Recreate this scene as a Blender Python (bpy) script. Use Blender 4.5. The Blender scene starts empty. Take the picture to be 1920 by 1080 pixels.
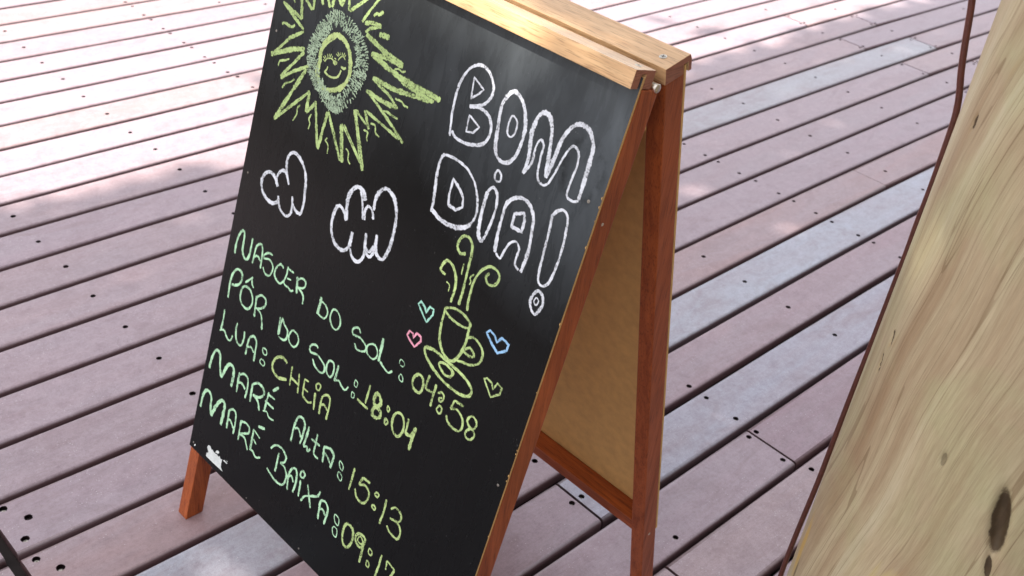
import bpy, bmesh, math, random
from mathutils import Matrix, Vector
from mathutils.geometry import delaunay_2d_cdt
random.seed(7)
R = math.radians
scene = bpy.context.scene

# ------------------------------------------------------------------ camera
cam_d = bpy.data.cameras.new('camera'); cam = bpy.data.objects.new('camera', cam_d)
scene.collection.objects.link(cam)
cam.matrix_world = Matrix(((0.719802, 0.314448, -0.618877, 0), (-0.684704, 0.468407, -0.558369, 0),
                           (0.114308, 0.825662, 0.552464, 1.5391), (0, 0, 0, 1)))
cam_d.sensor_width = 36; cam_d.lens = 38.35; cam_d.clip_start = .02; cam_d.clip_end = 500
cam_d.dof.use_dof = True; cam_d.dof.focus_distance = 1.55; cam_d.dof.aperture_fstop = 9
scene.camera = cam

# ------------------------------------------------------------------ world and sun
SUN_AZ, SUN_EL = 150, 52         # azimuth of the sun counter-clockwise from +X, elevation
SUN_V = Vector((math.cos(R(SUN_AZ))*math.cos(R(SUN_EL)), math.sin(R(SUN_AZ))*math.cos(R(SUN_EL)), math.sin(R(SUN_EL))))
world = bpy.data.worlds.new('World'); scene.world = world; world.use_nodes = True
wn = world.node_tree.nodes; wl = world.node_tree.links
sky = wn.new('ShaderNodeTexSky'); sky.sky_type = 'NISHITA'; sky.sun_disc = False
sky.sun_elevation = R(SUN_EL); sky.sun_rotation = R(90-SUN_AZ)
sky.air_density = 1.0; sky.dust_density = 3.0; sky.ozone_density = 1.0
# a thin even veil of bright cloud in front of the blue
veil = wn.new('ShaderNodeMix'); veil.data_type = 'RGBA'; veil.inputs[0].default_value = .55
veil.inputs[7].default_value = (6.4, 6.1, 5.9, 1)
wl.new(sky.outputs[0], veil.inputs[6]); wl.new(veil.outputs[2], wn['Background'].inputs[0]); wn['Background'].inputs[1].default_value = .15
sun_d = bpy.data.lights.new('sun', 'SUN'); sun_d.energy = 4.3; sun_d.angle = R(.53); sun_d.color = (1, .92, .82)
sun = bpy.data.objects.new('sun', sun_d); scene.collection.objects.link(sun)
sun.rotation_euler = SUN_V.to_track_quat('Z', 'Y').to_euler()
scene.view_settings.view_transform = 'Standard'; scene.view_settings.look = 'None'
scene.view_settings.exposure = 1.2; scene.view_settings.gamma = 1
scene.view_settings.use_curve_mapping = False
scene.render.engine = 'CYCLES'; scene.cycles.use_denoising = True
scene.cycles.max_bounces = 8; scene.cycles.transparent_max_bounces = 12

# ------------------------------------------------------------------ helpers
def tag(o, label=None, cat=None, group=None, kind=None):
    if label: o['label'] = label
    if cat: o['category'] = cat
    if group: o['group'] = group
    if kind: o['kind'] = kind
    return o
def mesh(name, verts, faces, mat=None, parent=None, smooth=False):
    me = bpy.data.meshes.new(name); me.from_pydata([tuple(v) for v in verts], [], faces); me.validate()
    if smooth: me.polygons.foreach_set('use_smooth', [True]*len(me.polygons))
    o = bpy.data.objects.new(name, me); scene.collection.objects.link(o)
    if mat: me.materials.append(mat)
    if parent: o.parent = parent
    return o
def from_bm(name, bm, mat, parent=None, smooth=False):
    me = bpy.data.meshes.new(name); bm.to_mesh(me); bm.free()
    if smooth: me.polygons.foreach_set('use_smooth', [True]*len(me.polygons))
    o = bpy.data.objects.new(name, me); scene.collection.objects.link(o)
    me.materials.append(mat)
    if parent: o.parent = parent
    return o
def empty(name, loc=(0, 0, 0), rz=0):
    o = bpy.data.objects.new(name, None); scene.collection.objects.link(o)
    o.location = loc; o.rotation_euler = (0, 0, rz); o.empty_display_size = .1
    return o
class NT:
    """small node helper"""
    def __init__(s, name):
        s.m = bpy.data.materials.new(name); s.m.use_nodes = True
        s.t = s.m.node_tree; s.b = s.t.nodes['Principled BSDF']; s.out = s.t.nodes['Material Output']
    def n(s, kind, **kw):
        nd = s.t.nodes.new('ShaderNode'+kind)
        for k, v in kw.items():
            if k.startswith('i_'): nd.inputs[k[2:].replace('_', ' ')].default_value = v
            else: setattr(nd, k, v)
        return nd
    def l(s, a, b): s.t.links.new(a, b)
    def coord(s, out='Object', scale=(1, 1, 1), loc=(0, 0, 0)):
        c = s.n('TexCoord'); mp = s.n('Mapping'); mp.inputs['Scale'].default_value = scale
        mp.inputs['Location'].default_value = loc
        s.l(c.outputs[out], mp.inputs['Vector']); return mp.outputs[0]
    def noise(s, vec, scale, detail=4, rough=.55, dist=0):
        nd = s.n('TexNoise'); nd.inputs['Scale'].default_value = scale; nd.inputs['Detail'].default_value = detail
        nd.inputs['Roughness'].default_value = rough; nd.inputs['Distortion'].default_value = dist
        s.l(vec, nd.inputs['Vector']); return nd.outputs['Fac']
    def ramp(s, fac, stops):
        nd = s.n('ValToRGB'); e = nd.color_ramp.elements
        while len(e) < len(stops): e.new(.5)
        for k, (p, c) in enumerate(stops):
            e[k].position = p; e[k].color = (*c, 1) if len(c) == 3 else c
        s.l(fac, nd.inputs[0]); return nd.outputs[0]
    def mix(s, fac, a, b, blend='MIX'):
        nd = s.n('Mix', data_type='RGBA', blend_type=blend)
        for sock, v in ((nd.inputs[0], fac), (nd.inputs[6], a), (nd.inputs[7], b)):
            if hasattr(v, 'is_output'): s.l(v, sock)
            elif isinstance(v, (int, float)): sock.default_value = v
            else: sock.default_value = (*v, 1)
        return nd.outputs[2]
    def math(s, op, a, b=0., clamp=False):
        nd = s.n('Math', operation=op, use_clamp=clamp)
        for sock, v in ((nd.inputs[0], a), (nd.inputs[1], b)):
            if hasattr(v, 'is_output'): s.l(v, sock)
            else: sock.default_value = v
        return nd.outputs[0]
    def bump(s, h, strength=.3, dist=.001):
        nd = s.n('Bump'); nd.inputs['Strength'].default_value = strength; nd.inputs['Distance'].default_value = dist
        s.l(h, nd.inputs['Height']); s.l(nd.outputs[0], s.b.inputs['Normal']); return nd
    def base(s, c):
        if hasattr(c, 'is_output'): s.l(c, s.b.inputs['Base Color'])
        else: s.b.inputs['Base Color'].default_value = (*c, 1)
    def rough(s, r):
        if hasattr(r, 'is_output'): s.l(r, s.b.inputs['Roughness'])
        else: s.b.inputs['Roughness'].default_value = r

# ------------------------------------------------------------------ materials
def m_plank():
    t = NT('composite_plank')
    oi = t.n('ObjectInfo')
    off = t.n('VectorMath', operation='ADD'); sc = t.n('VectorMath', operation='SCALE'); sc.inputs[3].default_value = 37.
    cx = t.n('CombineXYZ'); t.l(oi.outputs['Random'], cx.inputs[0]); t.l(oi.outputs['Random'], cx.inputs[2]); t.l(cx.outputs[0], sc.inputs[0])
    t.l(t.coord('Object'), off.inputs[0]); t.l(sc.outputs[0], off.inputs[1]); v = off.outputs[0]
    st = t.n('Mapping'); st.inputs['Scale'].default_value = (9, 160, 60); t.l(v, st.inputs[0])
    st2 = t.n('Mapping'); st2.inputs['Scale'].default_value = (1.6, 9, 4); t.l(v, st2.inputs[0])
    streak = t.noise(st.outputs[0], 2.2, 5, .65, .4)
    patch = t.noise(st2.outputs[0], 1.6, 3, .5, .6)
    blot = t.noise(v, 30, 6, .72, .3)
    fine = t.noise(v, 900, 2, .5)
    c = t.mix(t.ramp(patch, [(.35, (0, 0, 0)), (.68, (1, 1, 1))]), oi.outputs['Color'], (.335, .28, .31))
    m1 = t.n('Mix', data_type='RGBA'); m1.inputs[0].default_value = .55
    t.l(oi.outputs['Color'], m1.inputs[6]); t.l(c, m1.inputs[7]); c = m1.outputs[2]
    c = t.mix(1, c, t.ramp(streak, [(.25, (.90, .89, .89)), (.5, (1, 1, 1)), (.75, (1.06, 1.06, 1.06))]), 'MULTIPLY')
    c = t.mix(1, c, t.ramp(blot, [(.3, (.84, .80, .81)), (.52, (1, 1, 1)), (.72, (1.09, 1.09, 1.10))]), 'MULTIPLY')
    c = t.mix(1, c, t.ramp(fine, [(.34, (.86, .86, .86)), (.66, (1.13, 1.13, 1.13))]), 'MULTIPLY')
    mot = t.noise(v, 140, 5, .8, .5)
    c = t.mix(1, c, t.ramp(mot, [(.34, (.87, .84, .85)), (.5, (1, 1, 1)), (.66, (1.09, 1.09, 1.09))]), 'MULTIPLY')
    # pale grit and dust specks
    vo = t.n('TexVoronoi'); vo.inputs['Scale'].default_value = 150; t.l(v, vo.inputs['Vector'])
    spk = t.math('LESS_THAN', vo.outputs['Distance'], .13)
    gate = t.math('GREATER_THAN', t.noise(v, 13, 3, .6), .54)
    c = t.mix(t.math('MULTIPLY', t.math('MULTIPLY', spk, gate), .6), c, (.72, .68, .68))
    # pale scuffs
    sv = t.n('Mapping'); sv.inputs['Scale'].default_value = (14, 55, 20); sv.inputs['Rotation'].default_value = (0, 0, .35); t.l(v, sv.inputs[0])
    scf = t.ramp(t.noise(sv.outputs[0], 1.3, 6, .75, 1.2), [(.66, (0, 0, 0)), (.78, (1, 1, 1))])
    c = t.mix(t.math('MULTIPLY', scf, .25), c, (.55, .49, .51))
    # foot dirt and water stains
    dv_ = t.n('Mapping'); dv_.inputs['Scale'].default_value = (3.2, 7, 4); t.l(v, dv_.inputs[0])
    drt = t.ramp(t.noise(dv_.outputs[0], 1.9, 7, .72, .8), [(.50, (0, 0, 0)), (.70, (1, 1, 1))])
    c = t.mix(t.math('MULTIPLY', drt, .45), c, (.22, .15, .155))
    # the upward face keeps the full tint; rounded edges and sides turn darker brown
    ge = t.n('NewGeometry'); sz = t.n('SeparateXYZ'); t.l(ge.outputs['Normal'], sz.inputs[0])
    up = t.ramp(t.math('ADD', sz.outputs[2], t.math('MULTIPLY', t.math('SUBTRACT', blot, .5), .12)), [(.50, (0, 0, 0)), (.93, (1, 1, 1))])
    c = t.mix(up, t.mix(.5, (.13, .058, .060), t.mix(1, oi.outputs['Color'], (.2, .2, .2), 'MULTIPLY')), c)
    t.base(c)
    t.rough(t.ramp(blot, [(.3, (.36, .36, .36)), (.7, (.52, .52, .52))]))
    t.b.inputs['Specular IOR Level'].default_value = .5
    h = t.math('ADD', t.math('MULTIPLY', streak, .6), t.math('MULTIPLY', fine, .4))
    t.bump(h, .3, .0005)
    return t.m
def m_wood(name, dark, light, rough=.38, coat=.25, axis=2, grain=1.0):
    t = NT(name)
    s = [70, 70, 70]; s[axis] = 3.2
    v = t.coord('Object', tuple(x*grain for x in s))
    v2 = t.coord('Object', (6, 6, 6))
    g = t.noise(v, 1.4, 6, .62, .8); p = t.noise(v2, 1.3, 3, .5)
    s2 = [420, 420, 420]; s2[axis] = 22
    pores = t.noise(t.coord('Object', tuple(s2)), 1.6, 2, .5)
    c = t.ramp(g, [(.28, dark), (.5, tuple((a+b)/2 for a, b in zip(dark, light))), (.74, light)])
    c = t.mix(1, c, t.ramp(p, [(.3, (.82, .80, .78)), (.7, (1.14, 1.12, 1.1))]), 'MULTIPLY')
    c = t.mix(1, c, t.ramp(pores, [(.34, (.62, .58, .55)), (.46, (1, 1, 1))]), 'MULTIPLY')
    t.base(c); t.rough(t.ramp(g, [(.3, (rough+.1,)*3), (.7, (rough-.05,)*3)]))
    t.b.inputs['Specular IOR Level'].default_value = .3; t.b.inputs['Coat Weight'].default_value = coat; t.b.inputs['Coat Roughness'].default_value = .3
    t.bump(t.math('ADD', t.math('MULTIPLY', pores, .6), t.math('MULTIPLY', g, .5)), .25, .0005)
    return t.m
def m_simple(name, col, rough=.5, metal=0, nscale=0, namp=.15, bump=0):
    t = NT(name)
    if nscale:
        f = t.noise(t.coord('Object'), nscale, 4, .6)
        t.base(t.mix(1, tuple(col), t.ramp(f, [(.3, (1-namp,)*3), (.7, (1+namp,)*3)]), 'MULTIPLY'))
        if bump: t.bump(f, bump, .0008)
    else: t.base(col)
    t.rough(rough); t.b.inputs['Metallic'].default_value = metal
    return t.m
def m_board():
    t = NT('black_board_paint')
    v = t.coord('Object')
    dust = t.noise(t.coord('Object', (5, 5, 2.2)), 1.4, 5, .6, .5)  # breaks up both the chalk smudges and the painted sky sheen
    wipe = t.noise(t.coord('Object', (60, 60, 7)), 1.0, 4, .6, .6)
    spot = t.noise(v, 190, 3, .6)
    # wiped chalk smudges plus the sky's grey sheen painted in, strongest top right
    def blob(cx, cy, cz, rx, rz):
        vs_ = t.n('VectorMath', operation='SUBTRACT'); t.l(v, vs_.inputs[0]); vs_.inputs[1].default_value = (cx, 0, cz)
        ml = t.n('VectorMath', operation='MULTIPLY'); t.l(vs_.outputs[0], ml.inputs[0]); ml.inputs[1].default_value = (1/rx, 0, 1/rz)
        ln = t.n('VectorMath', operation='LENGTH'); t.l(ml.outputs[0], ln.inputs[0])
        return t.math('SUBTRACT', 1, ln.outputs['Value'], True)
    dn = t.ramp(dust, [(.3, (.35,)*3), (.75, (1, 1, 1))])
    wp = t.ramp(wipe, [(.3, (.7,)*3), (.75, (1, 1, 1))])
    sheen_zone = t.math('ADD', t.math('MULTIPLY', blob(.66, 0, 1.0, .36, .28), 1.3), t.math('ADD', t.math('MULTIPLY', blob(.15, 0, 1.02, .45, .25), .55), .018))
    d = t.math('MULTIPLY', t.math('MULTIPLY', dn, wp), sheen_zone)
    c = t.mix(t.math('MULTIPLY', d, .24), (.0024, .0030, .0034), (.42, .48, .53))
    # the dark ring of a damp thumb mark
    ri = t.math('ABSOLUTE', t.math('SUBTRACT', blob(.635, 0, .945, .05, .06), .42))
    ring = t.math('MULTIPLY', t.math('SUBTRACT', 1, t.math('MULTIPLY', ri, 5), True), t.ramp(t.noise(v, 45, 4, .7), [(.42, (0, 0, 0)), (.6, (1, 1, 1))]))
    c = t.mix(t.math('MULTIPLY', ring, .6), c, (.006, .007, .008))
    c = t.mix(t.math('MULTIPLY', t.math('GREATER_THAN', spot, .73), .10), c, (.5, .5, .5))
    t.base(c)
    t.rough(t.ramp(t.math('ADD', t.math('MULTIPLY', wipe, .5), t.math('MULTIPLY', dust, .5)), [(.3, (.22,)*3), (.7, (.33,)*3)]))
    t.b.inputs['Specular IOR Level'].default_value = .13
    t.bump(t.noise(v, 420, 3, .6), .06, .0003)
    return t.m
def m_chalk(name, col, dens=.5):
    t = NT(name)
    uv = t.n('UVMap'); sep = t.n('SeparateXYZ'); t.l(uv.outputs[0], sep.inputs[0])
    v = t.coord('Object')
    gr = t.noise(v, 380, 3, .75); big = t.noise(v, 80, 3, .6)
    # distance to the stroke's middle, 0 .. 1
    e = t.math('ABSOLUTE', t.math('SUBTRACT', t.math('MULTIPLY', sep.outputs[0], 2), 1))
    edge = t.math('MULTIPLY', t.math('POWER', e, 5), .30)
    body = t.math('MULTIPLY', t.math('SUBTRACT', 1, e), .05)
    val = t.math('SUBTRACT', t.math('ADD', t.math('MULTIPLY', gr, .75), t.math('MULTIPLY', big, .35)), t.math('ADD', edge, body))
    a = t.ramp(val, [(dens-.08, (.10,)*3), (dens+.05, (1, 1, 1))])
    cc = t.mix(t.ramp(big, [(.35, (0, 0, 0)), (.7, (1, 1, 1))]), tuple(x*.78 for x in col), tuple(min(1, x*1.12) for x in col))
    t.base(cc); t.rough(.95); t.b.inputs['Specular IOR Level'].default_value = .1
    t.l(a, t.b.inputs['Alpha'])
    return t.m
def m_pole():
    t = NT('bare_trunk_wood')
    v0 = t.coord('Object')
    # grain coordinates: around the trunk (metres of arc) and up it; the grain leans and wanders
    sep = t.n('SeparateXYZ'); t.l(v0, sep.inputs[0])
    ang = t.math('MULTIPLY', t.math('ARCTAN2', t.math('MULTIPLY', sep.outputs[1], -1), t.math('MULTIPLY', sep.outputs[0], -1)), .22)
    wob = t.noise(t.coord('Object', (1, 1, .8)), 2.6, 1, .4)
    wob2 = t.noise(t.coord('Object', (1, 1, .5)), 11, 2, .5)
    sh = t.math('ADD', ang, t.math('MULTIPLY', sep.outputs[2], -.16))
    sh = t.math('ADD', sh, t.math('ADD', t.math('MULTIPLY', wob, .13), t.math('MULTIPLY', wob2, .006)))
    g = t.n('CombineXYZ'); t.l(sh, g.inputs[0]); t.l(sep.outputs[2], g.inputs[2])
    def gm(sx, sz):
        mp = t.n('Mapping'); mp.inputs['Scale'].default_value = (sx, 1, sz); t.l(g.outputs[0], mp.inputs[0]); return mp.outputs[0]
    band = t.noise(gm(22, 1.1), 1, 4, .55, .2)
    streak = t.noise(gm(120, 3.5), 1, 5, .65, .3)
    fib = t.noise(gm(620, 26), 1, 3, .6, 0)
    tone = t.noise(t.coord('Object', (1, 1, .8)), 7, 4, .6, .5)
    c = t.ramp(band, [(.30, (.31, .215, .125)), (.45, (.38, .295, .185)), (.6, (.455, .38, .245)), (.75, (.50, .45, .31))])
    c = t.mix(t.ramp(tone, [(.45, (0, 0, 0)), (.70, (.5, .5, .5))]), c, (.40, .40, .22))
    c = t.mix(1, c, t.ramp(streak, [(.3, (.88, .86, .83)), (.5, (1, 1, 1)), (.7, (1.07, 1.07, 1.06))]), 'MULTIPLY')
    c = t.mix(1, c, t.ramp(fib, [(.32, (.86, .84, .8)), (.6, (1.05, 1.05, 1.05))]), 'MULTIPLY')
    # fine drying cracks that follow the grain
    ck = t.noise(gm(26, .55), 1, 1, .4, 0)
    crack = t.math('LESS_THAN', t.math('ABSOLUTE', t.math('SUBTRACT', ck, .5)), .006)
    ck2 = t.noise(gm(44, .8), 1, 1, .4, 0)
    crack2 = t.math('LESS_THAN', t.math('ABSOLUTE', t.math('SUBTRACT', ck2, .54)), .0045)
    cr = t.math('MAXIMUM', crack, crack2)
    cr = t.math('MULTIPLY', cr, t.ramp(t.noise(gm(9, 4), 1, 3, .6), [(.36, (0, 0, 0)), (.5, (1, 1, 1))]))
    c = t.mix(t.math('MULTIPLY', cr, .5), c, (.16, .10, .045))
    # orange-brown stains
    stn = t.ramp(t.noise(gm(16, 4), 1, 4, .6, .4), [(.66, (0, 0, 0)), (.78, (1, 1, 1))])
    c = t.mix(t.math('MULTIPLY', stn, .5), c, (.42, .22, .05))
    for kx, kz, ru, rv, col in ((-.212, .42, .010, .075, (.50, .32, .06)), (-.203, .36, .0035, .05, (.10, .06, .02)), (-.02, .52, .05, .05, (.52, .42, .20))):
        qx = t.math('ADD', t.math('POWER', t.math('ABSOLUTE', t.math('DIVIDE', t.math('SUBTRACT', ang, kx), ru)), 2), t.math('POWER', t.math('ABSOLUTE', t.math('DIVIDE', t.math('SUBTRACT', sep.outputs[2], kz), rv)), 2))
        qx = t.math('ADD', qx, t.math('MULTIPLY', t.math('SUBTRACT', streak, .5), 2.5))
        c = t.mix(t.ramp(qx, [(.3, (.7,)*3), (1.0, (0, 0, 0))]), c, col)
    # knot holes and scars
    wobk = t.math('MULTIPLY', t.math('SUBTRACT', t.noise(v0, 55, 4, .7), .5), 1.1)
    for kx, kz, ru, rv, sl in ((.0457, .712, .0105, .048, .19), (.0553, .648, .0042, .018, .25), (-.0353, .75, .0036, .010, .05), (-.1809, .815, .003, .011, .2), (-.1866, .772, .003, .014, .2), (-.1824, 1.1, .0035, .009, 0)):
        dv = t.math('SUBTRACT', sep.outputs[2], kz)
        du = t.math('SUBTRACT', t.math('SUBTRACT', ang, kx), t.math('MULTIPLY', dv, -sl))
        q = t.math('ADD', t.math('POWER', t.math('ABSOLUTE', t.math('DIVIDE', du, ru)), 2), t.math('POWER', t.math('ABSOLUTE', t.math('DIVIDE', dv, rv)), 2))
        q = t.math('ADD', q, wobk)
        kk = .45 if kx == -.0353 else .93
        c = t.mix(t.ramp(q, [(.72, (kk,)*3), (1.0, (0, 0, 0))]), c, t.mix(t.noise(v0, 60, 3, .6), (.012, .008, .004), (.10, .058, .028)))
    t.base(c); t.rough(.62); t.b.inputs['Specular IOR Level'].default_value = .35
    t.bump(t.math('SUBTRACT', t.math('ADD', t.math('MULTIPLY', streak, .5), t.math('MULTIPLY', fib, .3)), t.math('MULTIPLY', cr, .9)), .45, .002)
    return t.m

PLANK = m_plank()
MAHOG = m_wood('varnished_red_wood', (.21, .044, .011), (.40, .098, .023), rough=.45, coat=.08)
MAHOG_X = m_wood('varnished_red_wood_across', (.18, .034, .007), (.41, .096, .019), rough=.45, coat=.08, axis=0)
RAILW = m_wood('pale_rail_wood', (.56, .33, .155), (.77, .52, .28), rough=.3, coat=.5, axis=0)  # paler than the red wood; used on the rails' long faces, not their ends
ENDW = m_wood('rail_end_grain', (.24, .085, .045), (.36, .15, .09), axis=1, coat=.1)
MDF = m_simple('bare_fibreboard', (.58, .35, .125), .75, 0, 55, .10, .15)
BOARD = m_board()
STEEL = m_simple('zinc_plated_steel', (.62, .58, .50), .32, 1, 300, .2)
DULLSTEEL = m_simple('dull_nail_steel', (.30, .28, .25), .45, 1)
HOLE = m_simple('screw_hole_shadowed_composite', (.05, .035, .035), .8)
JOIST = m_simple('joist_timber', (.030, .020, .018), .8, 0, 30, .3)
GROUND = m_simple('packed_sand_under_deck', (.05, .042, .036), .95, 0, 9, .3)
PAPER = m_simple('torn_white_tape', (.62, .66, .64), .7, 0, 160, .12)
CABLE = m_simple('red_brown_cable_sheath', (.10, .030, .022), .38, 0, 120, .2, .1)
RUST = m_simple('rusty_hook', (.32, .085, .03), .6, 0, 200, .3, .3)
LEAF = m_simple('canopy_leaf', (.05, .10, .03), .5, 0, 4, .3)
BARK = m_simple('canopy_bark', (.16, .12, .09), .9, 0, 30, .3, .4)
CH = [m_chalk('chalk_white', (.72, .75, .80), .425), m_chalk('chalk_green', (.46, .74, .48), .43), m_chalk('chalk_lime', (.46, .60, .25), .445),
      m_chalk('chalk_teal', (.36, .68, .55), .42), m_chalk('chalk_pink', (.80, .36, .46), .42), m_chalk('chalk_blue', (.30, .52, .76), .42), m_chalk('chalk_face_lime', (.52, .64, .27), .40)]
DEV = {0: [(1.41, 3)], 1: [(1.35, 3)], 2: [(1.29, -2), (1.74, -6), (2.27, -15)], 3: [(1.22, -4), (1.66, -12), (2.26, -1)], 4: [(1.16, -2), (1.59, -7), (2.15, -4)], 5: [(1.1, -3), (1.51, -7), (2.04, -3)], 6: [(1.04, -4), (1.44, -6), (1.93, -6)], 7: [(0.98, -1), (1.37, -3), (1.82, 0)], 8: [(0.92, 0), (1.3, 7), (1.71, 2), (3.75, 11), (4.06, 9)], 9: [(0.86, 0), (1.61, 5), (3.58, 17), (4.38, 0)], 10: [(0.8, 2), (1.14, 8), (1.49, 2), (3.46, 21), (4.54, -5)], 11: [(0.74, 2), (1.07, 11), (1.39, 13), (3.41, 16), (4.33, 4)], 12: [(0.68, 0), (0.99, 10), (1.28, 9), (3.22, 15), (4.11, 6), (5.37, -28)], 13: [(0.62, -2), (0.91, -2), (1.16, -1), (3.02, 14), (3.89, 7), (5.23, -27)], 14: [(0.56, 1), (0.84, -3), (1.05, -4), (2.82, 14), (3.65, 2), (4.94, -25)], 15: [(0.5, 1), (0.66, -5), (0.76, -4), (0.93, -8), (2.62, 8), (2.94, 8), (3.43, -1), (4.67, -15)], 16: [(0.44, 5), (0.75, -9), (2.43, 5), (3.2, -2), (4.29, -9)], 17: [(0.41, 3), (0.67, -9), (2.24, -1), (2.98, -2), (3.85, -14)], 18: [(0.53, 1), (0.79, -7), (2.04, -3), (2.76, 4)], 19: [(0.73, -5), (0.79, -7), (1.85, -1), (2.54, 5)], 20: [(1.19, -4), (1.34, -2), (1.67, 1), (1.92, 1), (1.98, 3), (2.31, 5)], 21: [(1.09, 1), (1.34, -1), (1.48, 1), (2.12, 3)], 22: [(1.31, 8), (1.9, 1)], 23: [(1.46, 8)]}
SCREWS = [(1.824, 3.772), (1.826, 3.727), (1.341, 3.694), (1.82, 3.629), (2.131, 3.629), (1.821, 3.579), (1.337, 3.536), (2.278, 3.536), (1.816, 3.483), (1.816, 3.433), (1.334, 3.391), (1.815, 3.337), (1.817, 3.287), (1.335, 3.243), (1.813, 3.195), (1.815, 3.136), (1.331, 3.094), (1.813, 3.048), (1.822, 3.007), (1.336, 2.949), (1.82, 2.901), (1.335, 2.804), (3.732, 2.681), (1.345, 2.673), (3.744, 2.541), (4.232, 2.533), (1.342, 2.53), (0.868, 2.523), (4.233, 2.445), (4.262, 2.441), (3.752, 2.4), (1.337, 2.385), (4.567, 2.378), (0.868, 2.377), (4.23, 2.344), (4.259, 2.344), (4.594, 2.282), (4.553, 2.282), (3.753, 2.251), (1.339, 2.242), (0.873, 2.238), (4.226, 2.227), (4.551, 2.176), (4.586, 2.172), (4.227, 2.141), (4.253, 2.138), (3.758, 2.104), (3.266, 2.096), (0.869, 2.09), (4.567, 2.083), (5.223, 2.067), (4.258, 2.044), (4.228, 2.041), (4.592, 1.98), (4.548, 1.977), (3.749, 1.953), (3.267, 1.951), (4.235, 1.941), (0.872, 1.94), (4.545, 1.881), (4.586, 1.875), (2.8, 1.853), (4.226, 1.846), (4.255, 1.844), (3.743, 1.801), (3.263, 1.796), (0.876, 1.796), (4.574, 1.793), (2.797, 1.762), (4.252, 1.74), (4.221, 1.739), (2.798, 1.713), (4.59, 1.685), (4.547, 1.678), (3.258, 1.655), (0.873, 1.65), (3.732, 1.647), (4.227, 1.637), (2.794, 1.62), (2.798, 1.564), (0.437, 1.559), (4.244, 1.55), (4.206, 1.543), (0.463, 1.513), (3.261, 1.505), (3.73, 1.497), (0.437, 1.467), (2.794, 1.467), (0.432, 1.411), (2.794, 1.41), (0.456, 1.369), (2.283, 1.367), (3.256, 1.356), (2.79, 1.326), (2.787, 1.267), (2.278, 1.221), (3.25, 1.213), (2.787, 1.175), (2.79, 1.128), (2.276, 1.078), (1.32, 1.062), (2.784, 1.032), (1.79, 1.025), (1.79, 0.974), (2.273, 0.932), (1.324, 0.931), (1.295, 0.93), (1.787, 0.887), (1.788, 0.831), (1.76, 0.831), (1.786, 0.746), (1.392, 0.741), (1.76, 0.74), (1.787, 0.684)]
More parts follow.
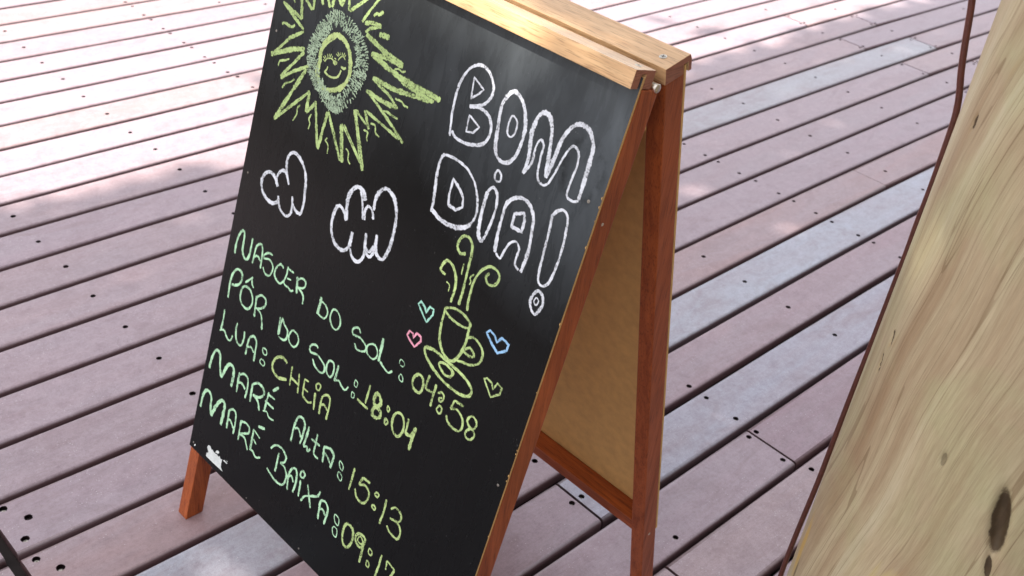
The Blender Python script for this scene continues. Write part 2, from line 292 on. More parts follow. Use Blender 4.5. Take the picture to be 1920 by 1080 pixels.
CHALK = [
 ('chalk_ray','jagged lime chalk rays round the smiling sun',2,[
  (7.9,0,0,[(59,846),(70,812)]),
  (7.1,0,0,[(70,812),(20,822)]),
  (6.9,0,0,[(20,822),(79,799)]),
  (7.0,0,0,[(81,797),(53,778),(22,744)]),
  (10.1,0,0,[(15,739),(64,764),(91,773)]),
  (7.2,0,0,[(91,769),(48,715)]),
  (7.1,0,0,[(49,713),(75,733),(107,753)]),
  (9.5,0,0,[(104,747),(53,649)]),
  (6.9,0,0,[(53,648),(122,719)]),
  (9.0,0,0,[(122,718),(123,687)]),
  (7.9,0,0,[(124,687),(140,707)]),
  (7.0,0,0,[(139,711),(165,647)]),
  (8.8,0,0,[(166,646),(171,706)]),
  (7.7,0,0,[(172,707),(220,650)]),
  (10.5,0,0,[(224,649),(205,701)]),
  (3.8,0,0,[(206,702),(262,664)]),
  (3.8,0,0,[(211,703),(266,663)]),
  (10.3,0,0,[(270,656),(226,732)]),
  (5.6,0,0,[(229,732),(255,721)]),
  (7.4,0,0,[(263,717),(246,739)]),
  (6.2,0,0,[(249,739),(326,728)]),
  (6.3,0,0,[(335,726),(306,740),(269,756),(241,766)]),
  (9.0,0,0,[(240,766),(276,764),(306,766)]),
  (6.2,0,0,[(309,766),(287,777),(259,783)]),
  (9.5,0,0,[(247,787),(294,788),(334,794),(365,799)]),
  (9.4,0,0,[(372,800),(334,802),(304,803)]),
  (10.6,0,0,[(383,807),(302,807),(270,811),(233,818)]),
  (8.8,0,0,[(235,818),(272,823),(300,823)]),
  (10.6,0,0,[(299,825),(260,828),(214,839)]),
  (6.3,0,0,[(211,841),(219,849),(240,858)]),
  (8.9,0,0,[(240,858),(222,858),(206,852)]),
  (6.2,0,0,[(200,852),(210,871),(224,892),(231,904)]),
  (7.1,0,0,[(227,909),(209,893),(170,857)]),
  (7.3,0,0,[(168,857),(163,877),(160,898)]),
  (8.4,0,0,[(155,877),(150,858)]),
  (7.4,0,0,[(150,859),(136,874)]),
  (7.5,0,0,[(133,869),(131,850)]),
  (7.6,0,0,[(127,848),(117,861),(100,880)]),
  (7.6,0,0,[(100,866),(111,847)]),
  (6.8,0,0,[(88,856),(92,833)]),
  (6.8,0,0,[(90,832),(69,844),(54,862)]),
  (6.9,0,0,[(54,862),(45,841)]),
  (6.4,0,0,[(160,899),(155,876)]),
  (6.7,0,0,[(101,881),(88,854)])]),
 ('chalk_tick','short wavy lime chalk ticks between the rays',2,[
  (5.0,1,0,[(27,790),(33,794),(43,793),(52,794),(57,799)]),
  (3.6,1,0,[(37,728),(39,736),(49,741),(60,747)]),
  (3.6,1,0,[(57,700),(63,710),(74,716),(81,723)]),
  (3.1,1,0,[(107,692),(102,685),(103,676),(97,663)]),
  (3.0,1,0,[(136,689),(133,680),(137,674),(136,665)]),
  (2.9,1,0,[(182,670),(179,665),(187,660),(189,648)]),
  (2.9,1,0,[(226,672),(233,669),(236,658),(242,654)]),
  (3.2,1,0,[(253,712),(262,712),(263,704),(266,700)]),
  (3.2,1,0,[(264,726),(274,727),(278,718),(287,715)]),
  (3.6,1,0,[(282,752),(291,754),(303,753),(314,753)]),
  (3.5,1,0,[(300,777),(313,778),(320,775),(328,775)]),
  (3.0,1,0,[(285,814),(293,817),(301,816),(307,819)]),
  (8.8,0,0,[(240,848),(261,850)]),
  (5.3,1,0,[(221,867),(225,872),(232,873),(238,879)]),
  (4.0,1,0,[(43,835),(47,829)])]),
 ('chalk_face','smiling chalk face of the sun with closed lashes',2,[
  (9.6,1,1,[(152,816),(165,817),(178,812),(189,802),(195,788),(198,774),(193,758),(182,746),(167,738),(152,735),(138,740),(130,752),(129,770),(127,783),(131,797),(140,808)]),
  (3.9,1,0,[(155,815),(147,807),(137,798),(130,786),(128,771),(125,752),(133,740),(145,732)]),
  (2.9,1,0,[(149,768),(148,763),(144,758)]),
  (4.3,1,0,[(144,759),(154,756),(166,757),(175,762),(178,769),(179,773)]),
  (4.7,0,0,[(177,778),(184,777),(188,780)]),
  (4.7,1,1,[(160,778),(162,780),(166,780),(164,777)]),
  (2.4,1,0,[(140,772),(144,778),(151,781),(156,781),(158,780)]),
  (2.3,1,0,[(168,784),(172,790),(176,793),(180,792),(183,790)]),
  (1.5,0,0,[(139.2,773.7),(135.9,773.7)]),
  (1.5,0,0,[(139.6,776.3),(134.9,778.3)]),
  (1.5,0,0,[(141.5,778.3),(138.1,780.7)]),
  (1.5,0,0,[(144.8,780.3),(142.8,785.3)]),
  (1.5,0,0,[(147.4,782.0),(147.4,786.5)]),
  (1.5,0,0,[(150.5,782.7),(151.4,787.6)]),
  (1.5,0,0,[(153.9,782.3),(154.6,785.8)]),
  (1.5,0,0,[(167.4,789.7),(161.0,791.4)]),
  (1.5,0,0,[(168.8,791.4),(163.9,794.9)]),
  (1.5,0,0,[(170.8,792.9),(169.6,796.9)]),
  (1.5,0,0,[(174.3,793.8),(174.0,797.7)]),
  (1.5,0,0,[(177.3,794.4),(178.8,799.0)]),
  (1.5,0,0,[(180.1,793.5),(182.0,797.3)]),
  (1.9,0,0,[(163.6,784.2),(159.6,784.4)])]),
 ('chalk_letter','white outlined chalk letter B',0,[
  (4.7,1,0,[(415,770),(409,799),(407,828),(410,847),(420,866),(436,875),(452,872),(465,859),(467,847),(463,837),(454,828),(435,820)]),
  (5.2,1,0,[(435,819),(452,824),(470,821),(480,809),(480,793),(472,782),(450,773),(427,772),(416,778)]),
  (3.2,0,1,[(430,857),(451,848),(444,839),(434,830)]),
  (3.2,0,1,[(439,809),(461,801),(453,790),(441,787)])]),
 ('chalk_letter','white outlined chalk letter O',0,[
  (5.9,1,1,[(501,865),(517,859),(528,844),(534,827),(534,804),(529,786),(518,776),(505,777),(496,788),(491,813),(487,839),(491,854)]),
  (3.1,1,1,[(509,836),(519,831),(520,817),(515,810),(508,813),(506,826)])]),
 ('chalk_letter','white outlined chalk letter M',0,[
  (6.6,1,0,[(551,776),(552,798),(546,827),(547,847),(554,858),(564,858),(573,847),(578,829),(582,809),(586,786)]),
  (3.7,1,0,[(551,776),(559,794),(558,814),(562,826),(569,821),(570,806),(572,789),(577,778),(587,776),(593,782)]),
  (6.3,1,0,[(587,786),(590,810),(593,838),(601,858),(614,867),(629,864),(640,849),(642,829),(643,805),(643,782)]),
  (3.6,1,0,[(593,781),(598,798),(603,820),(611,838),(622,835),(626,821),(625,804),(624,785),(627,778),(636,777),(644,781)])]),
 ('chalk_letter','white outlined chalk letter D',0,[
  (5.5,1,0,[(419,661),(417,681),(411,714),(411,736),(416,744)]),
  (4.1,1,0,[(416,744),(438,746),(462,742),(481,729),(493,709),(496,691),(491,676)]),
  (7.2,1,0,[(492,677),(481,667),(461,660),(438,659),(419,665)]),
  (4.6,0,1,[(442,720),(442,697),(445,684),(460,683),(470,692),(467,704),(458,712)])]),
 ('chalk_letter','white outlined chalk letter I with a ring dot',0,[
  (6.5,1,0,[(504,730),(504,710),(506,685),(510,670),(518,664)]),
  (4.8,1,0,[(504,730),(511,739),(521,733),(525,715),(524,693),(521,675),(518,664)]),
  (3.6,1,1,[(511,763),(518,759),(519,751),(512,749),(508,755)])]),
 ('chalk_letter','white outlined chalk letter A',0,[
  (5.7,1,0,[(544,662),(540,685),(539,712),(540,730),(550,742),(563,747),(576,744),(587,732),(592,710),(595,686),(594,665),(593,658)]),
  (3.9,1,0,[(546,662),(555,659),(558,670),(563,684),(572,691),(580,685),(580,672),(581,663),(589,659)]),
  (5.4,0,1,[(557,723),(571,731),(575,722),(576,707),(558,706)])]),
 ('chalk_mark','white outlined chalk exclamation mark',0,[
  (4.2,1,0,[(613,746),(619,756),(628,761),(636,756),(640,742),(643,717),(643,690),(640,668),(633,659),(624,661),(620,678),(618,704),(616,730),(613,749)]),
  (4.6,1,1,[(627,649),(636,648),(641,638),(639,627),(634,619),(626,623),(621,634)]),
  (2.3,1,1,[(629,640),(634,638),(632,631),(627,634)])]),
 ('chalk_cloud','small white chalk cloud',0,[
  (6.6,1,0,[(94,552),(85,562),(70,566),(58,558),(53,544),(59,530),(74,522),(91,522),(104,533)]),
  (5.8,1,0,[(90,554),(88,567),(96,580),(108,581),(119,566)]),
  (6.1,1,0,[(109,581),(104,596),(105,609),(115,618),(129,617),(144,608),(154,594),(159,573),(162,552),(159,536),(146,536),(136,543)]),
  (5.3,1,0,[(100,539),(105,528),(113,520),(127,517),(137,525),(137,539),(133,553)])]),
 ('chalk_cloud','large white chalk cloud',0,[
  (7.0,1,0,[(262,573),(251,584),(240,587),(233,576),(232,558),(237,541),(250,529),(268,527),(279,538),(280,552),(280,563)]),
  (7.6,1,0,[(262,574),(255,598),(257,616),(268,630),(283,629),(290,618)]),
  (4.7,1,0,[(276,630),(286,612),(294,590)]),
  (5.2,1,0,[(298,591),(295,605),(300,614),(310,610),(315,600)]),
  (6.8,1,0,[(312,613),(310,629),(315,644),(325,653),(339,651),(350,642),(358,624),(361,603),(360,576),(353,555),(340,555),(333,566),(330,583)]),
  (5.8,1,0,[(283,538),(291,528),(304,526),(313,537),(312,554),(308,575)]),
  (5.7,1,0,[(312,550),(325,545),(331,554),(332,568)]),
  (4.8,1,0,[(313,555),(323,552),(329,565)])]),
 ('chalk_steam','lime chalk swirls of steam with small wavy ticks',2,[
  (5.1,1,0,[(496,562),(497,579),(494,596),(483,610),(471,613),(464,604),(464,595),(474,593)]),
  (5.0,1,0,[(511,566),(511,589),(509,620),(507,646),(500,658),(489,659),(482,651),(481,639),(489,633),(498,637)]),
  (4.4,1,0,[(528,566),(525,583),(525,610),(532,629),(544,641),(558,641),(564,633),(559,621),(548,618),(542,625),(546,632)]),
  (2.2,1,0,[(479,585),(486,583),(487,574)]),
  (2.5,1,0,[(500,623),(500,617),(501,607)]),
  (2.5,1,0,[(522,618),(517,611),(520,606),(519,601)])]),
 ('chalk_cup','lime chalk coffee cup on a saucer',2,[
  (5.2,1,0,[(491,548),(491,526),(496,503),(510,488),(528,487),(538,505),(541,526),(540,545),(540,553)]),
  (4.2,1,1,[(490,549),(507,558),(526,558),(541,551),(534,543),(515,541),(500,543)]),
  (4.2,1,0,[(542,532),(553,538),(568,533),(575,523),(573,510),(561,500),(547,496),(534,492)]),
  (4.2,1,1,[(542,513),(551,521),(561,516),(558,511),(547,510)]),
  (5.2,1,1,[(477,480),(495,484),(517,482),(544,480),(565,475),(575,467),(572,457),(555,451),(529,451),(505,456),(485,465),(476,473)]),
  (4.4,1,1,[(507,471),(519,477),(533,473),(533,465),(521,462)]),
  (3.5,1,0,[(530,476),(537,473),(534,466)])]),
 ('chalk_heart','teal chalk heart',3,[
  (3.6,0,1,[(464,513),(450,523),(441,530),(445,536),(454,532),(459,526),(463,537),(471,537),(472,529)])]),
 ('chalk_heart','pink chalk heart',4,[
  (3.7,0,1,[(455,468),(443,473),(436,477),(439,485),(446,485),(449,479),(453,489),(462,488),(464,482)])]),
 ('chalk_heart','pale blue chalk heart',5,[
  (4.1,0,1,[(597,540),(583,547),(570,556),(575,562),(585,559),(591,553),(597,563),(610,560),(610,551)])]),
 ('chalk_heart','lime chalk heart',2,[
  (3.3,0,1,[(608,478),(598,487),(589,495),(593,499),(603,497),(608,490),(612,502),(621,500),(621,490),(614,484)])]),
 ('chalk_word','green chalk word NASCER',1,[
  (5.2,1,0,[(22,399),(21,416),(24,434),(31,445),(37,443),(39,430),(40,414),(48,404),(56,405),(60,417),(60,432),(60,445)]),
  (4.5,1,0,[(71,405),(72,423),(74,438),(83,446),(89,441),(92,426),(93,407)]),
  (3.9,1,0,[(72,417),(80,423),(90,419)]),
  (3.9,1,0,[(117,443),(107,442),(97,434),(98,428),(109,432),(120,429),(124,421),(119,408),(108,405),(99,413)]),
  (4.4,1,0,[(149,436),(141,439),(133,431),(130,417),(139,409),(149,409),(156,418)]),
  (3.8,1,0,[(159,444),(159,430),(157,414),(169,412),(177,410),(182,414)]),
  (3.7,0,0,[(160,441),(175,441)]),
  (3.8,0,0,[(162,425),(172,427)]),
  (5.3,0,0,[(185,440),(191,413)]),
  (4.2,1,0,[(187,435),(195,442),(205,442),(207,434),(200,427),(190,424)]),
  (4.2,1,0,[(191,424),(202,421),(208,416),(210,404)])]),
 ('chalk_word','green chalk word DO in the first line',1,[
  (6.2,0,0,[(248,437),(248,423),(247,407)]),
  (3.6,1,0,[(249,431),(260,430),(268,423),(268,414),(263,408),(252,408),(246,409)]),
  (3.6,1,1,[(280,433),(290,434),(298,427),(301,416),(295,406),(286,406),(277,415),(277,426)])]),
 ('chalk_word','green chalk word SOL in the first line',1,[
  (3.7,1,0,[(347,429),(341,434),(333,431),(329,424),(334,419),(347,422),(359,419),(365,415),(364,408),(355,403),(346,402),(340,408)]),
  (3.4,1,1,[(374,426),(382,428),(389,422),(390,413),(384,406),(375,406),(368,410),(367,419)]),
  (5.8,0,0,[(394,447),(395,429),(396,409)]),
  (3.8,1,0,[(399,411),(408,407),(420,404),(427,411)])]),
 ('chalk_colon','thin chalk colon of two rings after SOL',1,[
  (2.1,1,1,[(438,437),(446,435),(445,429),(439,428),(436,432)]),
  (2.1,1,1,[(445,416),(450,413),(451,407),(445,407),(442,411)])]),
 ('chalk_time','lime chalk time 04:58',2,[
  (5.1,1,1,[(477,435),(485,435),(490,427),(490,416),(486,410),(476,410),(470,417),(470,427)]),
  (4.6,1,0,[(497,446),(496,433),(497,424),(505,424)]),
  (5.0,0,0,[(513,440),(513,425),(513,404)]),
  (3.6,0,0,[(498,424),(513,425)]),
  (3.6,1,0,[(520,430),(526,435),(532,432),(532,425),(527,421),(525,425),(530,428)]),
  (3.6,1,1,[(529,415),(534,414),(535,407),(531,404),(526,407)]),
  (4.0,0,0,[(570,439),(552,438)]),
  (4.4,0,0,[(552,438),(549,423)]),
  (4.4,1,0,[(549,423),(560,428),(571,424),(577,416),(577,406),(571,400),(558,400),(549,404),(546,410)]),
  (3.9,1,1,[(588,435),(596,434),(600,428),(597,419),(589,419),(583,425)]),
  (3.9,1,1,[(591,416),(598,417),(602,411),(597,402),(589,401),(586,407)])]),
 ('chalk_word','green chalk word PÔR',1,[
  (5.2,1,0,[(27,318),(25,341),(26,358),(32,372),(40,378),(51,376),(53,364),(46,352),(30,344)]),
  (4.0,1,0,[(64,366),(80,384)]),
  (4.0,1,0,[(79,383),(81,373),(87,368)]),
  (4.6,1,1,[(64,359),(78,361),(89,352),(91,338),(82,326),(68,326),(59,334),(58,349)]),
  (5.2,0,0,[(99,360),(103,323)]),
  (4.3,1,0,[(100,358),(111,367),(123,365),(124,354),(114,344),(103,339)]),
  (4.5,1,0,[(107,340),(118,336),(125,325),(128,312)])]),
 ('chalk_word','green chalk word DO in the second line',1,[
  (4.4,0,0,[(166,357),(170,326)]),
  (3.9,1,0,[(172,359),(171,349),(171,328)]),
  (4.4,1,0,[(172,358),(179,351),(190,344),(191,332),(185,325),(171,324)]),
  (3.8,1,1,[(202,352),(215,351),(220,341),(214,329),(204,328),(196,335),(197,345)])]),
 ('chalk_word','green chalk word SOL in the second line',1,[
  (4.2,1,0,[(267,357),(261,359),(252,355),(248,347),(254,342),(268,346),(282,342),(290,337),(291,328),(283,323),(269,326),(260,334)]),
  (4.1,1,1,[(297,352),(307,354),(311,346),(311,335),(306,328),(297,332),(294,342)]),
  (5.1,0,0,[(319,357),(319,345),(318,328)]),
  (4.1,1,0,[(318,329),(327,334),(336,329),(345,328),(350,337)])]),
 ('chalk_colon','thin chalk colon of two rings before 18:04',1,[
  (2.2,1,1,[(362,356),(367,353),(366,346),(361,347),(360,353)]),
  (2.2,1,1,[(360,334),(366,333),(366,327),(361,326)])]),
 ('chalk_time','lime chalk time 18:04',2,[
  (4.0,0,0,[(393,366),(392,333)]),
  (5.0,0,0,[(374,330),(400,328)]),
  (6.9,1,1,[(411,363),(419,359),(422,350),(416,343),(409,345),(407,354)]),
  (6.9,1,1,[(415,341),(425,340),(427,331),(419,325),(412,326),(410,334)]),
  (2.9,1,1,[(437,357),(442,354),(440,349),(437,352)]),
  (3.9,1,1,[(439,336),(445,334),(443,328),(439,329)]),
  (4.8,1,1,[(459,359),(469,360),(476,350),(477,337),(471,325),(461,326),(454,335),(453,349)]),
  (4.7,1,0,[(482,363),(483,350),(484,339),(494,341)]),
  (6.1,0,0,[(500,359),(498,340),(498,319)]),
  (4.7,0,0,[(484,340),(494,340),(498,357)])]),
 ('chalk_word','green chalk word LUA',1,[
  (4.8,1,0,[(25,294),(26,273),(25,254)]),
  (4.2,1,0,[(22,252),(34,258),(45,250),(55,250),(59,262)]),
  (4.7,1,0,[(65,290),(65,274),(72,259),(84,257),(89,271),(87,286)]),
  (4.6,1,0,[(101,249),(101,269),(104,284),(114,291),(122,285),(124,270),(125,250)]),
  (4.1,1,0,[(102,265),(112,269),(121,264)])]),
 ('chalk_colon','thin chalk colon of two rings after LUA',1,[
  (3.0,1,1,[(141,285),(150,286),(153,279),(147,276),(142,279)]),
  (3.0,1,1,[(143,265),(152,264),(152,257),(145,256),(140,259)])]),
 ('chalk_word','yellow green chalk word CHEIA',2,[
  (5.7,1,0,[(206,294),(194,297),(180,290),(172,273),(178,262),(193,259),(213,267)]),
  (4.4,0,0,[(219,296),(223,262)]),
  (4.4,0,0,[(239,294),(245,261)]),
  (4.4,0,0,[(220,277),(244,275)]),
  (4.4,0,0,[(254,293),(257,264)]),
  (3.8,0,0,[(254,293),(264,294)]),
  (3.8,0,0,[(255,277),(268,277)]),
  (4.3,1,0,[(257,264),(272,261),(281,266)]),
  (3.7,1,1,[(286,304),(292,303),(291,295),(286,293),(282,298)]),
  (4.8,0,0,[(284,286),(289,257)]),
  (4.7,1,0,[(303,258),(301,277),(302,290),(311,298),(319,295),(321,280),(321,259)]),
  (4.2,1,0,[(303,275),(310,279),(319,274)])]),
 ('chalk_word','green chalk word MARÉ before ALTA',1,[
  (6.2,1,0,[(14,171),(16,193),(21,209),(28,215),(37,210),(42,191),(51,174)]),
  (7.2,1,0,[(51,174),(58,196),(67,210),(79,208),(82,193),(81,174)]),
  (4.8,0,0,[(96,211),(98,173)]),
  (4.7,1,0,[(96,206),(108,215),(120,213),(124,196),(123,176)]),
  (4.8,1,0,[(97,191),(107,196),(119,191)]),
  (5.3,0,0,[(135,212),(137,178)]),
  (5.2,1,0,[(136,212),(148,221),(162,220),(168,211),(158,199),(141,194)]),
  (4.7,1,0,[(141,194),(156,191),(165,177)]),
  (4.6,0,0,[(179,222),(177,184)]),
  (4.0,0,0,[(178,218),(197,219)]),
  (4.0,0,0,[(174,203),(199,202)]),
  (3.5,1,0,[(174,183),(184,187),(192,181),(205,183)]),
  (6.2,0,0,[(188,230),(200,244)])]),
 ('chalk_word','green chalk word MARÉ before BAIXA',1,[
  (6.3,1,0,[(11,88),(11,107),(16,125),(27,130),(36,123),(39,104),(45,91)]),
  (7.4,1,0,[(45,91),(51,112),(62,133),(74,135),(76,116),(75,91)]),
  (5.6,0,0,[(90,130),(92,95)]),
  (4.9,1,0,[(88,127),(98,138),(108,136),(112,119),(112,96)]),
  (4.9,1,0,[(91,112),(98,115),(110,106)]),
  (4.9,0,0,[(126,133),(128,94)]),
  (4.8,1,0,[(126,131),(140,136),(151,132),(149,121),(127,108)]),
  (4.8,1,0,[(129,107),(144,108),(157,92)]),
  (5.4,0,0,[(162,138),(164,99)]),
  (3.5,0,0,[(162,138),(182,132)]),
  (3.6,0,0,[(167,121),(176,116)]),
  (4.2,1,0,[(162,98),(171,99),(182,94),(193,101)]),
  (5.8,0,0,[(172,150),(189,156)])]),
 ('chalk_word','green chalk word ALTA',1,[
  (4.9,1,0,[(255,175),(255,201),(259,223),(270,229),(278,222),(279,205),(277,184)]),
  (4.4,1,0,[(258,202),(266,206),(276,196)]),
  (4.9,0,0,[(289,225),(288,206),(286,186)]),
  (4.4,1,0,[(286,185),(294,190),(298,184),(303,191)]),
  (4.4,1,0,[(311,225),(312,206),(312,192),(317,187),(325,187)]),
  (4.3,0,0,[(300,209),(322,210)]),
  (4.9,1,0,[(332,216),(336,188)]),
  (5.3,1,0,[(331,214),(346,220),(356,215),(357,205),(355,190)]),
  (4.3,1,0,[(334,206),(343,204),(354,196)])]),
 ('chalk_colon','thin chalk colon of two rings after ALTA',1,[
  (2.3,1,1,[(373,215),(381,211),(382,203),(376,204),(372,210)]),
  (2.3,1,1,[(376,197),(384,193),(384,185),(376,187),(374,193)])]),
 ('chalk_time','lime chalk time 15:13',2,[
  (4.7,0,0,[(406,224),(405,183)]),
  (4.6,0,0,[(444,222),(427,221)]),
  (5.1,0,0,[(427,221),(423,205)]),
  (4.6,1,0,[(423,205),(436,212),(447,206),(447,193),(440,182),(425,182),(417,194)]),
  (3.5,1,1,[(461,217),(467,217),(465,211),(459,212)]),
  (3.5,1,1,[(461,194),(467,193),(466,188),(460,189)]),
  (4.5,0,0,[(484,220),(485,199),(483,174)]),
  (3.9,1,0,[(497,212),(505,220),(517,218),(521,210),(517,202),(500,197)]),
  (4.4,1,0,[(500,197),(515,200),(525,194),(527,183),(523,175),(507,176),(498,182)])]),
 ('chalk_word','green chalk word BAIXA',1,[
  (4.7,0,0,[(235,138),(235,101)]),
  (4.6,1,0,[(213,133),(222,145),(238,150),(253,143),(252,131),(243,124)]),
  (4.6,1,0,[(243,124),(255,123),(264,113),(263,97),(255,88),(236,87),(214,94)]),
  (5.1,1,0,[(273,90),(269,114),(272,130),(281,138),(287,131),(289,114),(287,95)]),
  (4.5,1,0,[(269,114),(276,120),(283,112)]),
  (3.9,1,1,[(298,145),(305,144),(304,136),(297,133),(295,139)]),
  (5.1,0,0,[(299,127),(302,97)]),
  (4.4,0,0,[(317,131),(335,97)]),
  (4.4,1,0,[(310,94),(316,107),(329,117),(344,127),(348,139)]),
  (4.9,1,0,[(357,91),(355,108),(354,124),(363,130),(372,125),(374,113),(372,92)]),
  (4.4,1,0,[(356,111),(363,114),(371,108)])]),
 ('chalk_colon','thin chalk colon of two rings after BAIXA',1,[
  (2.4,1,1,[(391,125),(401,123),(403,112),(396,112),(391,118)]),
  (2.4,1,1,[(395,104),(403,103),(405,91),(398,90),(393,97)])]),
 ('chalk_time','lime chalk time 09:17',2,[
  (5.3,1,1,[(422,129),(434,128),(439,116),(438,101),(431,90),(421,93),(416,108),(417,122)]),
  (5.2,1,1,[(450,131),(462,132),(465,124),(460,111),(449,112),(444,121)]),
  (3.1,1,1,[(453,128),(461,124),(459,117),(450,118)]),
  (4.7,0,0,[(464,126),(465,106),(465,86)]),
  (3.1,1,1,[(478,123),(485,121),(484,114),(478,115)]),
  (3.1,1,1,[(480,101),(486,98),(485,92),(480,93)]),
  (4.6,0,0,[(505,131),(505,111),(503,82)]),
  (3.5,1,0,[(518,130),(519,121),(520,114)]),
  (3.5,0,0,[(518,130),(537,126)]),
  (4.6,0,0,[(537,126),(528,96)])]),
]# ------------------------------------------------------------------ ground and deck
g = mesh('ground', [(-30, -30, -.42), (60, -30, -.42), (60, 60, -.42), (-30, 60, -.42)], [(0, 1, 2, 3)], GROUND)
tag(g, kind='structure')
deck = empty('deck'); tag(deck, kind='structure')
Y0, PITCH = 3.89319, .145
COEF = (0.00792, -0.0147, 0.00915, -0.00143, -0.01754, 0.02174, -0.00564, -0.00443)
def poly(x, k):
    x = min(max(x, .2), 5.4); q = (min(max(k, -2), 25)-12)/10
    return sum(a*b for a, b in zip(COEF, (1, x, x*x, x**3, q, x*q, x*x*q, q*q)))
def line_y(k, x):                       # far edge of plank row k: rows are laid by eye and bow a few millimetres
    y = Y0-k*PITCH+poly(x, k)
    if k in DEV:
        pts = [(px, d/1000-poly(px, k)) for px, d in DEV[k]]
        if x <= pts[0][0]: r = pts[0][1]
        elif x >= pts[-1][0]: r = pts[-1][1]
        else:
            for (xa, ra), (xb, rb) in zip(pts, pts[1:]):
                if xa <= x <= xb: r = ra+(rb-ra)*(x-xa)/max(xb-xa, 1e-6); break
        y += r*.75
    return y
X_MIN, X_MAX, K_MIN, K_MAX = -1.6, 9.5, -26, 33
SEAMS = {10: [4.245], 11: [4.572], 12: [4.242], 13: [2.1, 4.570], 14: [4.246], 15: [4.568], 16: [.402, 4.226], 17: [.400], 18: [.402, 3.9], 19: [.404],
         20: [.402, 1.309, 4.2], 21: [.40, 1.775], 22: [.402, 1.318, 4.1], 23: [.40, 2.7], 24: [.402, 3.2], 17.5: []}
HAIR = {17: [3.163]}
WIDE = {16, 17, 18, 19, 20, 21, 22, 23, 24}
TINTS = {(18, 1): (.37, .385, .44), (20, 2): (.35, .345, .405), (18, 0): (.30, .22, .24), (13, 1): (.37, .37, .40), (19, 1): (.325, .235, .26), (20, 1): (.31, .235, .265), (21, 2): (.30, .21, .24), (17, 1): (.355, .245, .25), (17, 2): (.35, .24, .245)}
MAUVE = [(.35, .262, .28), (.335, .256, .285), (.36, .272, .284), (.34, .266, .296), (.37, .272, .276), (.325, .245, .265)]
PALE = [(.345, .265, .29), (.35, .275, .305)]
T_PL = .024; R_ED = .0088
prof = [(0, -R_ED)]                      # rounded edge profile: (inset from the edge, z)
prof = [(0, -T_PL), (0, -R_ED), (R_ED*.08, -R_ED*.62), (R_ED*.29, -R_ED*.29), (R_ED*.62, -R_ED*.08), (R_ED, 0)]
screw_me = None
def screw_mesh():
    bm = bmesh.new(); n = 10; r = .0042
    top = [bm.verts.new((r*math.cos(2*math.pi*i/n), r*math.sin(2*math.pi*i/n), 0)) for i in range(n)]
    low = [bm.verts.new((r*.8*math.cos(2*math.pi*i/n), r*.8*math.sin(2*math.pi*i/n), -.002)) for i in range(n)]
    inn = [bm.verts.new((r*.4*math.cos(2*math.pi*i/n), r*.4*math.sin(2*math.pi*i/n), 0)) for i in range(n)]
    c = bm.verts.new((0, 0, -.0016))
    for i in range(n):
        j = (i+1) % n
        bm.faces.new((low[i], low[j], top[j], top[i])); bm.faces.new((top[i], top[j], inn[j], inn[i])); bm.faces.new((inn[i], inn[j], c))
    me = bpy.data.meshes.new('screw'); bm.to_mesh(me); bm.free(); me.materials.append(STEEL); return me
SCREW_ME = screw_mesh()
